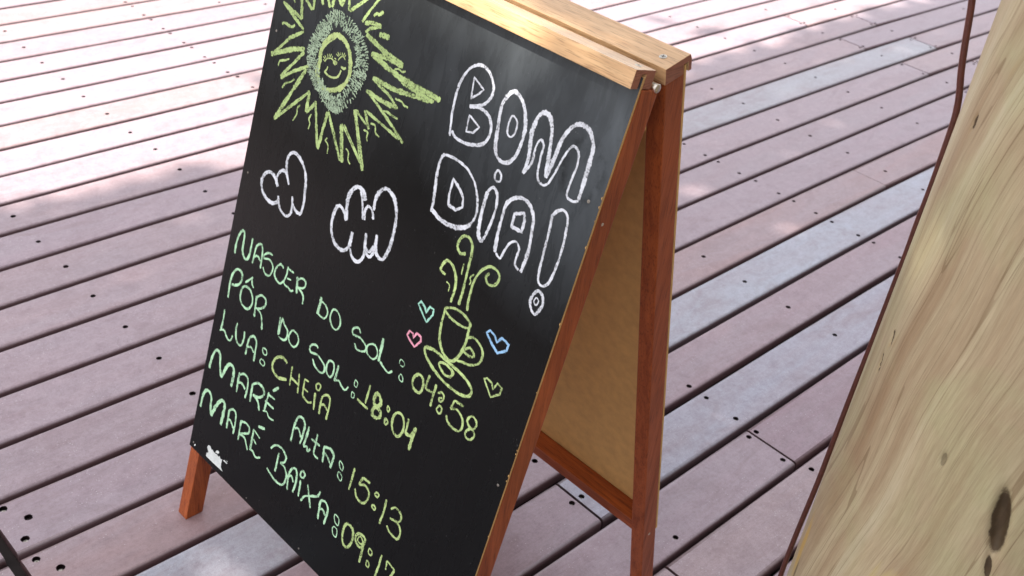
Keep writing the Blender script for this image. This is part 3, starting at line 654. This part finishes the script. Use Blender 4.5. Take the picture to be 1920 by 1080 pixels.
def plank(k, x0, x1, tint, screws, gap):
    n = max(2, int((x1-x0)/.45)+1); xs = [x0+(x1-x0)*i/n for i in range(n+1)]
    verts, faces = [], []
    far = lambda x: line_y(k, x); near = lambda x: line_y(k+1, x)+gap
    # rounded long edges
    top_far, top_near = [], []
    for side in (0, 1):
        base = len(verts)
        for x in xs:
            for ins, z in prof:
                y = far(x)-ins if side == 0 else near(x)+ins
                xx = x
                verts.append((xx, y, z))
        m = len(prof)
        for i in range(n):
            for j in range(m-1):
                a = base+i*m+j; q = (a, a+m, a+m+1, a+1)
                faces.append(q[::-1] if side == 0 else q)
        tops = [base+i*m+m-1 for i in range(n+1)]
        if side == 0: top_far = tops
        else: top_near = tops
    m = len(prof)
    # end caps
    for e in (0, n):
        f = [e*m+j for j in range(m)]; nr = [(n+1)*m+e*m+j for j in range(m)]
        loop = f+nr[::-1]
        faces.append(loop if e == n else loop[::-1])
    # top with countersunk holes
    pts = [Vector(verts[i][:2]) for i in top_near]+[Vector(verts[i][:2]) for i in reversed(top_far)]
    ids = list(top_near)+list(reversed(top_far))
    nb = len(pts); loops = [list(range(nb))]; holes = []
    for (sx, sy) in screws:
        r = .0066 if sx > .6 else .0078
        r *= random.uniform(.92, 1.08); h = 16
        lp = []
        for i in range(h):
            a = 2*math.pi*i/h; lp.append(len(pts)); rr = r*random.uniform(.95, 1.05)
            pts.append(Vector((sx+rr*math.cos(a), sy+rr*math.sin(a))))
        holes.append((sx, sy, r, lp))
    edges = []
    for lp in loops+[h[3] for h in holes]:
        edges += [(lp[i], lp[(i+1) % len(lp)]) for i in range(len(lp))]
    vo, eo, fo, ov, oe, of = delaunay_2d_cdt(pts, edges, [], 1, 1e-7)
    mp = {}
    for i, src in enumerate(ov):
        s = [q for q in src]
        if s and s[0] < nb: mp[i] = ids[s[0]]
        else:
            mp[i] = len(verts); verts.append((vo[i][0], vo[i][1], 0))
            for q in s: ids.append(None) if False else None
    src2v = {}
    for i, src in enumerate(ov):
        for q in src: src2v[q] = mp[i]
    for f in fo:
        cx = sum(vo[i][0] for i in f)/len(f); cy = sum(vo[i][1] for i in f)/len(f)
        if any((cx-h[0])**2+(cy-h[1])**2 < (h[2]*.93)**2 for h in holes): continue
        ff = [mp[i] for i in f]
        a, b, c = (Vector(verts[q]) for q in ff[:3])
        if (b-a).cross(c-a).z < 0: ff.reverse()
        faces.append(ff)
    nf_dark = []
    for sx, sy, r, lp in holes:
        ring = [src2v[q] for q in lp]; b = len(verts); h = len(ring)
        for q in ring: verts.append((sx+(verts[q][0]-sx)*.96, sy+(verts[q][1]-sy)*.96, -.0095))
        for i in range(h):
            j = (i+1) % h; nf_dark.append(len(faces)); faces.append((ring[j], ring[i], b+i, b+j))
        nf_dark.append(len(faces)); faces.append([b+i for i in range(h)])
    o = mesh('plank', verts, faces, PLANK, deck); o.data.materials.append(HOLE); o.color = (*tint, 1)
    for i, p in enumerate(o.data.polygons):
        if i in nf_dark and False: pass
    # smooth only the rounded edges
    for p in o.data.polygons:
        if abs(p.normal.z) < .98 and len(p.vertices) == 4: p.use_smooth = True
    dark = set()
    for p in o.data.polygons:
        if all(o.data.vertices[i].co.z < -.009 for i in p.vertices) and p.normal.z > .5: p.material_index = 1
    for sx, sy, r, lp in holes:
        if random.random() < .75:
            s = bpy.data.objects.new('screw', SCREW_ME); scene.collection.objects.link(s); s.parent = o
            s.location = (sx, sy, -.0062); s.rotation_euler = (random.uniform(-.1, .1), random.uniform(-.1, .1), random.uniform(0, 3))
    return o
rowsc = {}
for (sx, sy) in SCREWS:
    best = None
    for k in range(-1, 27):
        if line_y(k+1, sx)+.012 < sy < line_y(k, sx)-.003: best = k
    if best is not None:
        lo, hi = line_y(best+1, sx)+.028, line_y(best, sx)-.018
        rowsc.setdefault(best, []).append((sx, min(max(sy, lo), hi)))
JX = [-.53, -.05, .872, 1.337, 1.816, 2.278, 2.79, 3.258, 3.745, 4.245, 4.57, 5.22, 5.7, 6.2, 6.7, 7.2, 7.7, 8.2]
rr = random.Random(3)
for k in range(K_MIN, K_MAX):
    # rows that run on outside the picture get their screws by the same habit
    if k < 0 or k > 23:
        rowsc[k] = [(x, line_y(k, x)-PITCH*(.45 if i % 2 else .55)) for i, x in enumerate(JX) if (i+k) % 2 == 0]
    cuts = sorted(SEAMS.get(k, [])+HAIR.get(k, []))
    if k > 24: cuts = [.402]+([2.5] if k % 2 else [])
    elif k < 10 and k % 2: cuts = [6.1]
    elif k < 10: cuts = [-.6, 6.7]
    ends = [X_MIN]+cuts+[X_MAX]
    gap = rr.uniform(.0078, .0112)+(.004 if k in (19,) else 0)
    for s in range(len(ends)-1):
        a, b = ends[s], ends[s+1]
        ga = .0009 if a in HAIR.get(k, []) else (.011 if .39 < a < .41 else .0030)
        gb = .0009 if b in HAIR.get(k, []) else (.011 if .39 < b < .41 else .0030)
        a2 = a+(ga if s else 0); b2 = b-(gb if s < len(ends)-2 else 0)
        tint = TINTS.get((k, s)) or (rr.choice(PALE) if rr.random() < .16 else rr.choice(MAUVE))
        j = rr.uniform(.95, 1.05)
        sc = [(x, y) for x, y in rowsc.get(k, []) if a2+.010 < x < b2-.010]
        plank(k, a2, b2, tuple(c*j for c in tint), sc, gap)
for x in JX+[.402, 1.31]:
    v = [(x+dx, y, z) for y in (-1.6, 7.6) for z in (-.0255, -.13) for dx in (-.03, .03)]
    o = mesh('joist', v, [(0, 1, 3, 2), (4, 6, 7, 5), (0, 4, 5, 1), (2, 3, 7, 6), (0, 2, 6, 4), (1, 5, 7, 3)], JOIST, deck)

# ------------------------------------------------------------------ the folding chalkboard sign
W, L = .6759, .9335
TZ = 1.05891; TH = R(-89.138); T1 = R(13.367); T2 = R(13.45); QY, QZ = .098, 1.011
tr = Vector((.93703, .69427)); wv = Vector((math.cos(TH), math.sin(TH)))
org = tr-wv*W
sign = empty('sandwich_board', (org.x, org.y, 0), TH)
tag(sign, 'black A-frame chalkboard sign in red wood with chalk sun, cup and tide times', 'chalkboard sign')
def FR(x, a, b):                         # front leaf: a = out of the sheet, b = up along it from the sheet's top
    return Vector((x, -math.cos(T1)*a+math.sin(T1)*b, TZ+math.sin(T1)*a+math.cos(T1)*b))
def RE(x, a, b):                         # rear leaf
    return Vector((x, QY+math.cos(T2)*a-math.sin(T2)*b, QZ+math.sin(T2)*a+math.cos(T2)*b))
def prism(name, F, x0, x1, poly_ab, mat, bev=.0012, parent=sign, foot=False, endmat=None):
    """a straight piece: its section in (a, b) run from x0 to x1"""
    bm = bmesh.new(); rings = []
    for x in (x0, x1): rings.append([bm.verts.new(F(x, a, b)) for a, b in poly_ab])
    n = len(poly_ab)
    bm.faces.new(rings[0]); bm.faces.new(rings[1][::-1])
    for i in range(n): bm.faces.new((rings[0][i], rings[1][i], rings[1][(i+1) % n], rings[0][(i+1) % n]))
    bmesh.ops.recalc_face_normals(bm, faces=bm.faces[:])
    if bev: bmesh.ops.bevel(bm, geom=bm.edges[:], offset=bev, segments=2, profile=.7, affect='EDGES')
    o = from_bm(name, bm, mat, parent)
    if endmat:
        o.data.materials.append(endmat)
        for p in o.data.polygons:
            if abs(p.normal.x) > .9: p.material_index = 1
    return o
def foot_b(F, a):                        # b at which the leg meets the deck
    z0, z1 = F(0, a, 0).z, F(0, a, 1).z
    return -z0/(z1-z0)
LEGW = .027
def leg(F, x0, x1, a0, a1, btop):
    e = .0005
    return prism('leg', F, x0, x1, [(a0, btop), (a1, btop), (a1, foot_b(F, a1)+e), (a0, foot_b(F, a0)+e)], MAHOG, .0018)
leg(FR, 0, LEGW, -.0042, -.038, -.0005); leg(FR, W-LEGW, W, -.0042, -.038, -.0005)
leg(RE, 0, LEGW, -.0042, -.038, .0535); leg(RE, W-LEGW, W, -.0042, -.038, .0535)
prism('cross_rail', FR, LEGW+.0003, W-LEGW-.0003, [(-.0045, -.911), (-.037, -.911), (-.037, -.939), (-.0045, -.939)], MAHOG_X)
prism('cross_rail', RE, LEGW+.0003, W-LEGW-.0003, [(-.0045, -.839), (-.037, -.839), (-.037, -.867), (-.0045, -.867)], MAHOG_X)
# grooved top rails: the sheet's edge slips up into the groove
r1 = prism('top_rail', FR, -.001, W-.0015, [(.0165, .0005), (.0165, .0235), (-.0225, .0235), (-.0225, .0005), (-.0062, .0005), (-.0062, .018), (.0028, .018), (.0028, .0005)], RAILW, .001, endmat=ENDW)
r2 = prism('top_rail', RE, -.001, W+.001, [(.008, .054), (.008, .069), (.0055, .0755), (-.0395, .0755), (-.0395, .054), (-.0068, .054), (-.0068, .067), (.0024, .067), (.0024, .054)], RAILW, .001, endmat=ENDW)
# sheets
def sheet(name, F, x0, x1, b0, b1, th):
    o = prism(name, F, x0, x1, [(0, b0), (0, b1), (-th, b1), (-th, b0)], MDF, .0004)
    return o
sh = sheet('chalkboard_panel', FR, .0004, W-.0002, -L, .015, .0036)
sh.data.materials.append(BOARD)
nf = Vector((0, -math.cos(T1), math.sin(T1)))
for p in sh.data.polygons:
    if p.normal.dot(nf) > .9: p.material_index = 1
sh2 = sheet('rear_panel', RE, .0004, W-.0002, -.873, .064, .0036)
sh2.data.materials.append(BOARD); nr = Vector((0, math.cos(T2), math.sin(T2)))
for p in sh2.data.polygons:
    if p.normal.dot(nr) > .9: p.material_index = 1
# hardware
def disc(name, c, nrm, r, h, mat, parent=sign, slot=True, n=14):
    z = nrm.normalized(); x = z.orthogonal().normalized(); y = z.cross(x); bm = bmesh.new()
    ring = lambda rr_, hh: [bm.verts.new(c+x*rr_*math.cos(2*math.pi*i/n)+y*rr_*math.sin(2*math.pi*i/n)+z*hh) for i in range(n)]
    a, b, d = ring(r, -h), ring(r, h*.4), ring(r*.8, h)
    for u, v in ((a, b), (b, d)):
        for i in range(n): bm.faces.new((u[i], u[(i+1) % n], v[(i+1) % n], v[i]))
    e = ring(r*.3, h); f = bm.verts.new(c-z*h*.6)
    for i in range(n): bm.faces.new((d[i], d[(i+1) % n], e[(i+1) % n], e[i])); bm.faces.new((e[i], e[(i+1) % n], f))
    o = from_bm(name, bm, mat, parent)
    return o
up1 = Vector((0, math.sin(T1), math.cos(T1))); up2 = Vector((0, -math.sin(T2), math.cos(T2)))
for x in (.016, W-.016):
    s = disc('rail_screw', FR(x, -.006, .0236), up1, .0045, .0006, STEEL)
    s = disc('rail_screw', RE(x-.004 if x > .3 else x, -.020, .0756), up2, .0048, .0006, STEEL)
# cross slots of the two screws that face the camera
for F, x, a, b, u in ((FR, W-.016, -.006, .0243, up1), (RE, W-.020, -.020, .0763, up2)):
    bm = bmesh.new()
    for ang in (.5, .5+math.pi/2):
        c = F(x, a, b); dx = Vector((math.cos(ang), 0, 0)); 
        t = Vector((1, 0, 0))*math.cos(ang)+u.cross(Vector((1, 0, 0)))*math.sin(ang); s_ = u.cross(t)
        vs = [bm.verts.new(c+t*i*.0028+s_*j*.0005) for i, j in ((-1, -1), (1, -1), (1, 1), (-1, 1))]; bm.faces.new(vs)
    from_bm('screw_slot', bm, HOLE, sign)
# hinge knuckles between the two rails
for x0 in (W-.030, .0):
    bm = bmesh.new(); c = Vector((0, .034, 1.0535)); n = 16
    rings = [[bm.verts.new(Vector((x, c.y+r*math.cos(2*math.pi*i/n), c.z+r*math.sin(2*math.pi*i/n)))) for i in range(n)] for x, r in ((x0, .0058), (x0+.0305, .0058), (x0+.0312, .005), (x0+.0312, .002))]
    for u, v in zip(rings, rings[1:]):
        for i in range(n): bm.faces.new((u[i], v[i], v[(i+1) % n], u[(i+1) % n]))
    bm.faces.new(rings[-1]); bm.faces.new(rings[0][::-1])
    bmesh.ops.recalc_face_normals(bm, faces=bm.faces[:])
    from_bm('hinge', bm, STEEL, sign, True)
disc('side_screw', FR(W, -.017, -.170), Vector((1, 0, 0)), .0022, .0006, STEEL)
disc('side_screw', RE(W, -.022, -.870), Vector((1, 0, 0)), .0028, .0006, STEEL)
# small nails through the sheet, each in a dimple of bare fibreboard
def S2(x, y, a=.0003): return FR(x/1000, a, (y-L*1000)/1000)
for (x, y, r) in [(17, 776, 2.6), (15, 541, 2.2), (11, 12, 2.4), (658, 787, 3.0), (664, 372, 2.6), (332, 12, 2.0), (181, 8, 1.6)]:
    disc('nail', S2(x, y, .0002), nf, r/1250, .0006, DULLSTEEL, n=9)
# torn scrap of white tape near the lower left corner
tp = [(52.7, 10.6), (77, 10.8), (106, 12.4), (100, 15.5), (98.8, 19), (97.7, 24), (98.5, 33), (93.5, 31), (90, 34.5), (86, 31), (82, 33), (77.8, 31.5), (71.1, 31.2), (68, 33.5), (64.5, 31.5), (59.4, 36), (54, 34), (51.6, 29), (55, 25.5), (58.2, 21.4), (54, 18)]
v = [S2(x, y, .0007) for x, y in tp]+[S2(x, y, .0002) for x, y in tp]; n = len(tp)
mesh('tape_scrap', v, [list(range(n))]+[(i, i+n, (i+1) % n+n, (i+1) % n) for i in range(n)], PAPER, sign)
for pts in ([(76, 33.5), (79, 40), (85, 42), (87.5, 40), (84.5, 36)], [(101.5, 33), (104, 36), (114, 35.5), (113, 33.5)], [(110, 37.5), (112, 39.5), (114, 38)], [(14, 8), (17, 13), (19, 11), (16, 7)]):
    mesh('tape_scrap', [S2(x, y, .0006) for x, y in pts], [list(range(len(pts)))], PAPER, sign)
# chips of bare board along the sheet's edges
rc = random.Random(11)
for i in range(15):
    y = rc.uniform(60, 800); x = W*1000-.3-rc.uniform(0, 1.0); r = rc.uniform(.6, 1.7)
    mesh('edge_chip', [S2(x-r*rc.uniform(.3, .8), y, .0004), S2(x+.6, y-r*1.4, .0004), S2(x+.7, y+r*1.6, .0004), S2(x-r*.3, y+r, .0004)], [(0, 1, 2, 3)], MDF, sign)

# ------------------------------------------------------------------ chalk
def catmull(st, closed, seg=6):
    n = len(st)
    if n < 3: return st
    out = []
    for i in range(n if closed else n-1):
        g_ = (lambda j: st[j % n]) if closed else (lambda j: st[max(0, min(n-1, j))])
        p0, p1, p2, p3 = g_(i-1), g_(i), g_(i+1), g_(i+2)
        for s in range(seg):
            t = s/seg
            out.append(tuple(.5*((2*p1[c])+(-p0[c]+p2[c])*t+(2*p0[c]-5*p1[c]+4*p2[c]-p3[c])*t*t+(-p0[c]+3*p1[c]-3*p2[c]+p3[c])*t**3) for c in (0, 1)))
    if not closed: out.append(st[-1])
    return out
def densify(st, step=3.0):
    out = []
    for a, b in zip(st, st[1:]):
        d = math.hypot(b[0]-a[0], b[1]-a[1]); n = max(1, int(d/step))
        out += [(a[0]+(b[0]-a[0])*i/n, a[1]+(b[1]-a[1])*i/n) for i in range(n)]
    return out+[st[-1]]
rch = random.Random(5)
class Ribbon:
    def __init__(s): s.v, s.f, s.uv, s.z = [], [], [], 0
    def add(s, pts, w, closed=False, rag=.14):
        if closed: pts = pts+[pts[0]]
        pts = densify(pts); n = len(pts)
        if n < 2: return
        lift = .00025+.000035*(s.z % 14); s.z += 1
        b = len(s.v); seed = rch.uniform(0, 99)
        for i, p in enumerate(pts):
            if closed: q0, q1 = pts[(i-1) % (n-1)], pts[(i+1) % (n-1)]
            else: q0, q1 = pts[max(0, i-1)], pts[min(n-1, i+1)]
            dx, dy = q1[0]-q0[0], q1[1]-q0[1]; d = math.hypot(dx, dy) or 1; nx, ny = -dy/d, dx/d
            ww = w*.5*(1+.10*math.sin(seed+i*.35))*(1+rch.uniform(-rag, rag))
            if not closed and (i == 0 or i == n-1): ww *= .72
            o1 = ww*(1+rch.uniform(-rag, rag)); o2 = ww*(1+rch.uniform(-rag, rag))
            for k_, o_ in ((0, o1), (1, -o2)):
                s.v.append(S2(p[0]+nx*o_, p[1]+ny*o_, lift)); s.uv.append((k_, i*.1))
        for i in range(n-1): s.f.append((b+2*i, b+2*i+1, b+2*i+3, b+2*i+2))
    def build(s, name, mat, label=None):
        o = mesh(name, s.v, s.f, mat, sh); o.matrix_parent_inverse = Matrix.Identity(4)
        u = o.data.uv_layers.new(name='UVMap')
        for lp in o.data.loops: u.data[lp.index].uv = s.uv[lp.vertex_index]
        if label: o['label'] = label
        return o
PIECE = {'chalk_word': 'chalk_letter', 'chalk_time': 'chalk_digit', 'chalk_colon': 'chalk_dot', 'chalk_face': 'chalk_face_line'}
for name, label, col, strokes in CHALK:
    done = []
    for w, smooth, closed, pts in strokes:
        if name == 'chalk_ray': w *= .85
        if name == 'chalk_face': w = max(w*.85, 2.3)
        done.append((w, closed, catmull(pts, closed) if smooth else list(pts)))
    dn = [densify(p+[p[0]] if c else p, 2) for w, c, p in done]
    par = list(range(len(done)))
    def root(i):
        while par[i] != i: i = par[i]
        return i
    if name in PIECE or name in ('chalk_ray', 'chalk_tick', 'chalk_steam', 'chalk_mark'):       # each letter, digit, ray a piece of its own
        for i in range(len(done)):
            for j in range(i):
                if root(i) != root(j) and any(math.hypot(a[0]-b[0], a[1]-b[1]) < (done[i][0]+done[j][0])*.5 for a in dn[i] for b in dn[j]): par[root(i)] = root(j)
    else: par = [0]*len(done)
    groups = {}
    for i in range(len(done)): groups.setdefault(root(i), []).append(i)
    for gi in groups.values():
        rb = Ribbon()
        for i in gi: rb.z = i; rb.add(done[i][2], done[i][0], bool(done[i][1]))
        rb.build(PIECE.get(name, name), CH[6] if name == 'chalk_face' else CH[col], label if len(groups) == 1 else None)
# fluffy ring of short strokes round the sun's face
ringo = catmull([(144, 850), (190, 843), (222, 820), (232, 790), (222, 755), (196, 716), (165, 712), (135, 728), (110, 745), (97, 772), (103, 800), (118, 828)], True, 8)
face_c = (164, 782)
ringi = [((x-face_c[0])*.60+face_c[0], (y-face_c[1])*.70+face_c[1]) for x, y in ringo]
rb = Ribbon()
for i in range(1100):
    k = rch.randrange(len(ringo)); t = rch.random()**.8
    (ax, ay), (bx, by) = ringi[k], ringo[k]
    x, y = ax+(bx-ax)*t, ay+(by-ay)*t; a = math.atan2(by-ay, bx-ax)+rch.uniform(-.9, .9); ln = rch.uniform(3, 8)
    rb.add([(x-math.cos(a)*ln/2, y-math.sin(a)*ln/2), (x+math.cos(a)*ln/2, y+math.sin(a)*ln/2)], rch.uniform(1.6, 3.2))
rb.build('chalk_frizz', m_chalk('chalk_frizz_green', (.42, .54, .38), .44), 'fluffy grey green chalk ring round the sun face')

# ------------------------------------------------------------------ bare trunk post at the right
pc = Vector((1.27834, .22946)); PR = .22
post = empty('trunk_post', (pc.x, pc.y, 0)); tag(post, 'thick bare pale trunk post in the right foreground with a dark oval knot', 'wooden post')
bm = bmesh.new(); NS, NZ, HZ = 144, 150, 3.3
knots = [(-168.1, .712, .010, .047, -.35), (-165.6, .648, .004, .017, -.45), (170.8, .750, .0035, .010, -.1), (132.9, .815, .003, .011, -.35), (131.4, .772, .003, .014, -.35), (132.5, 1.10, .0035, .009, 0)]
def depth(ang, z):
    d = 0
    for ka, kz, ru, rv, sl in knots:
        du = ((ang-ka+180) % 360-180)*math.pi/180*PR; dv = z-kz
        u = du+dv*sl*-1*.55; q = (u/ru)**2+(dv/rv)**2
        if q < 2.2: d += math.exp(-q*q*1.3)*min(.014, ru*1.3)
    return d
from mathutils import noise as mn
# denser columns on the side that shows
angs = []
a_ = 95.0
while a_ < 455: angs.append(a_); a_ += .55 if a_ < 212 else 4.0
zs = []; z_ = -.4
while z_ < HZ: zs.append(z_); z_ += .0065 if .25 < z_ < 1.45 else .06
grid = []
for z in zs:
    row = []
    for a in angs:
        ar = R(a); wob = .0035*mn.noise(Vector((math.cos(ar)*1.6, math.sin(ar)*1.6, z*1.3)))+.0012*mn.noise(Vector((math.cos(ar)*9, math.sin(ar)*9, z*3)))
        r = PR+.003+wob-depth(a, z); row.append(bm.verts.new((r*math.cos(ar), r*math.sin(ar), z)))
    grid.append(row)
na = len(angs)
for i in range(len(zs)-1):
    for j in range(na):
        k = (j+1) % na; bm.faces.new((grid[i][j], grid[i][k], grid[i+1][k], grid[i+1][j]))
bm.faces.new(grid[-1]); bm.faces.new(grid[0][::-1])
pole = from_bm('trunk', bm, m_pole(), post, True)
# ------------------------------------------------------------------ cable along the post
cu = Vector((.94012, .34085)); cp = Vector((.34085, -.94012))
path = [(-.075, 1.42), (-.0445, 1.213), (-.0339, 1.178), (-.0247, 1.127), (-.0183, 1.095), (-.0119, 1.07), (-.0085, 1.052), (-.0063, 1.03), (-.005, .98), (-.0045, .935), (-.005, .891), (-.0045, .846), (-.005, .796), (-.006, .687), (-.0075, .6), (-.0082, .533), (-.009, .426), (-.0125, .306), (-.0131, .219), (-.0111, .15), (-.010, .004)]
path = [(-.35, 3.2), (-.17, 2.0)]+path
def tube(name, pts, r, mat, parent=None, n=12, seg=6):
    # Catmull-Rom in 3D
    st = [Vector(p) for p in pts]; out = []
    for i in range(len(st)-1):
        g_ = lambda j: st[max(0, min(len(st)-1, j))]
        p0, p1, p2, p3 = g_(i-1), g_(i), g_(i+1), g_(i+2)
        for s in range(seg):
            t = s/seg; out.append(.5*((2*p1)+(-p0+p2)*t+(2*p0-5*p1+4*p2-p3)*t*t+(-p0+3*p1-3*p2+p3)*t**3))
    out.append(st[-1]); vs, fs = [], []
    for i, p in enumerate(out):
        d = (out[min(i+1, len(out)-1)]-out[max(i-1, 0)]).normalized(); a = d.orthogonal() if abs(d.z) < .5 else d.cross(Vector((0, 1, 0)))
        a.normalize(); b = d.cross(a)
        rr_ = r*(1 if 0 < i < len(out)-1 else .6)
        vs += [p+(a*math.cos(2*math.pi*k/n)+b*math.sin(2*math.pi*k/n))*rr_ for k in range(n)]
    for i in range(len(out)-1):
        for k in range(n): fs.append((i*n+k, i*n+(k+1) % n, (i+1)*n+(k+1) % n, (i+1)*n+k))
    fs.append(list(range(n))[::-1]); fs.append([(len(out)-1)*n+k for k in range(n)])
    return mesh(name, vs, fs, mat, parent, True)
D0 = 1.36
cb = tube('cable', [(cu.x*D0+cp.x*u, cu.y*D0+cp.y*u, z) for u, z in path], .0042, CABLE)
tag(cb, 'red brown cable hanging down and running close along the far side of the trunk post', 'cable')
hk = tube('hook', [(cu.x*D0+cp.x*u+cu.x*w_, cu.y*D0+cp.y*u+cu.y*w_, z) for u, z, w_ in [(.075, 1.004, .02), (.035, 1.010, .015), (.004, 1.014, .0), (-.009, 1.011, -.010), (-.0125, 1.003, -.010)]], .0048, RUST, post)
tag(hk, 'rusty end of a hook poking out of the post')

# ------------------------------------------------------------------ unseen leafy canopy added overhead to shade the near deck
tree = empty('added_shade_tree', (-2.4, -3.2, 0)); tag(tree, 'unseen leafy tree added to shade the near part of the deck', 'tree')
def lit(x, y):                           # 1 where the crown is open to the sun, seen along the sun's rays on the deck
    edge = 2.55-.33*max(0, min(1, (x-.8)/1.6))
    v = (y-edge)/.18
    return max(0, min(.994, .5+v))
vs, fs = [], []; rt = random.Random(21)
N_LEAF = 33000
for i in range(N_LEAF):
    gx, gy = rt.uniform(-.9, 7.5), rt.uniform(-1.2, 3.0); h = rt.uniform(5.2, 7.4)
    if rt.random() < lit(gx, gy): continue
    if 1.58 < gx < 1.74 and .30 < gy < 1.0: continue
    if 1.0 < gx < 1.62 and 2.22 < gy < 2.36 and rt.random() < .6: continue
    # leaves left out for dapples: light on the top of the sign and a streak at the left of the deck
    c = Vector((gx, gy, 0))+SUN_V*(h/SUN_V.z)
    s = rt.uniform(.07, .13); n = Vector((rt.uniform(-1, 1), rt.uniform(-1, 1), rt.uniform(.3, 1.4))).normalized()
    t = n.orthogonal().normalized(); t.rotate(Matrix.Rotation(rt.uniform(0, 6.28), 3, n)); b_ = n.cross(t)
    b = len(vs); vs += [c-t*s, c+b_*s*.42-t*s*.1, c+t*s, c-b_*s*.42-t*s*.1]; fs.append((b, b+1, b+2, b+3))
ti = Matrix.Translation((2.4, 3.2, 0))
o = mesh('added_shade_crown', [ti@v for v in vs], fs, LEAF, tree); tag(o, kind='stuff')
tube('trunk', [(0, 0, -.4), (.05, .05, 1.5), (.1, .2, 3.2), (.3, .5, 5.0), (.6, 1.0, 6.2)], .16, BARK, tree)
for e in ((3.2, 3.5, 6.4), (-1.5, 2.5, 6.0), (1.5, -1.5, 6.2), (5, 2, 6.6), (1.5, 4.8, 6.3)):
    tube('added_shade_branch', [(.1, .2, 3.2), (e[0]*.4, e[1]*.4, 4.6), (e[0]*.75, e[1]*.75, 5.6), e], .05, BARK, tree)

# unseen wall added behind the camera to keep light off the sides facing it
kw = empty('added_shade_wall', (2.0, -2.6, 0)); tag(kw, 'unseen dark timber board wall added to keep light off the sides facing it', 'wall')
me_b = None
for i in range(20):
    if me_b is None:
        ob = mesh('added_shade_wall_board', [(x, y, z) for x in (-5, 6) for y in (-.02, 0) for z in (0, .155)], [(0, 1, 3, 2), (4, 6, 7, 5), (0, 4, 5, 1), (2, 3, 7, 6), (0, 2, 6, 4), (1, 5, 7, 3)], JOIST, kw); me_b = ob.data
    else:
        ob = bpy.data.objects.new('added_shade_wall_board', me_b); scene.collection.objects.link(ob); ob.parent = kw
    ob.location = (0, 0, .005+i*.16)
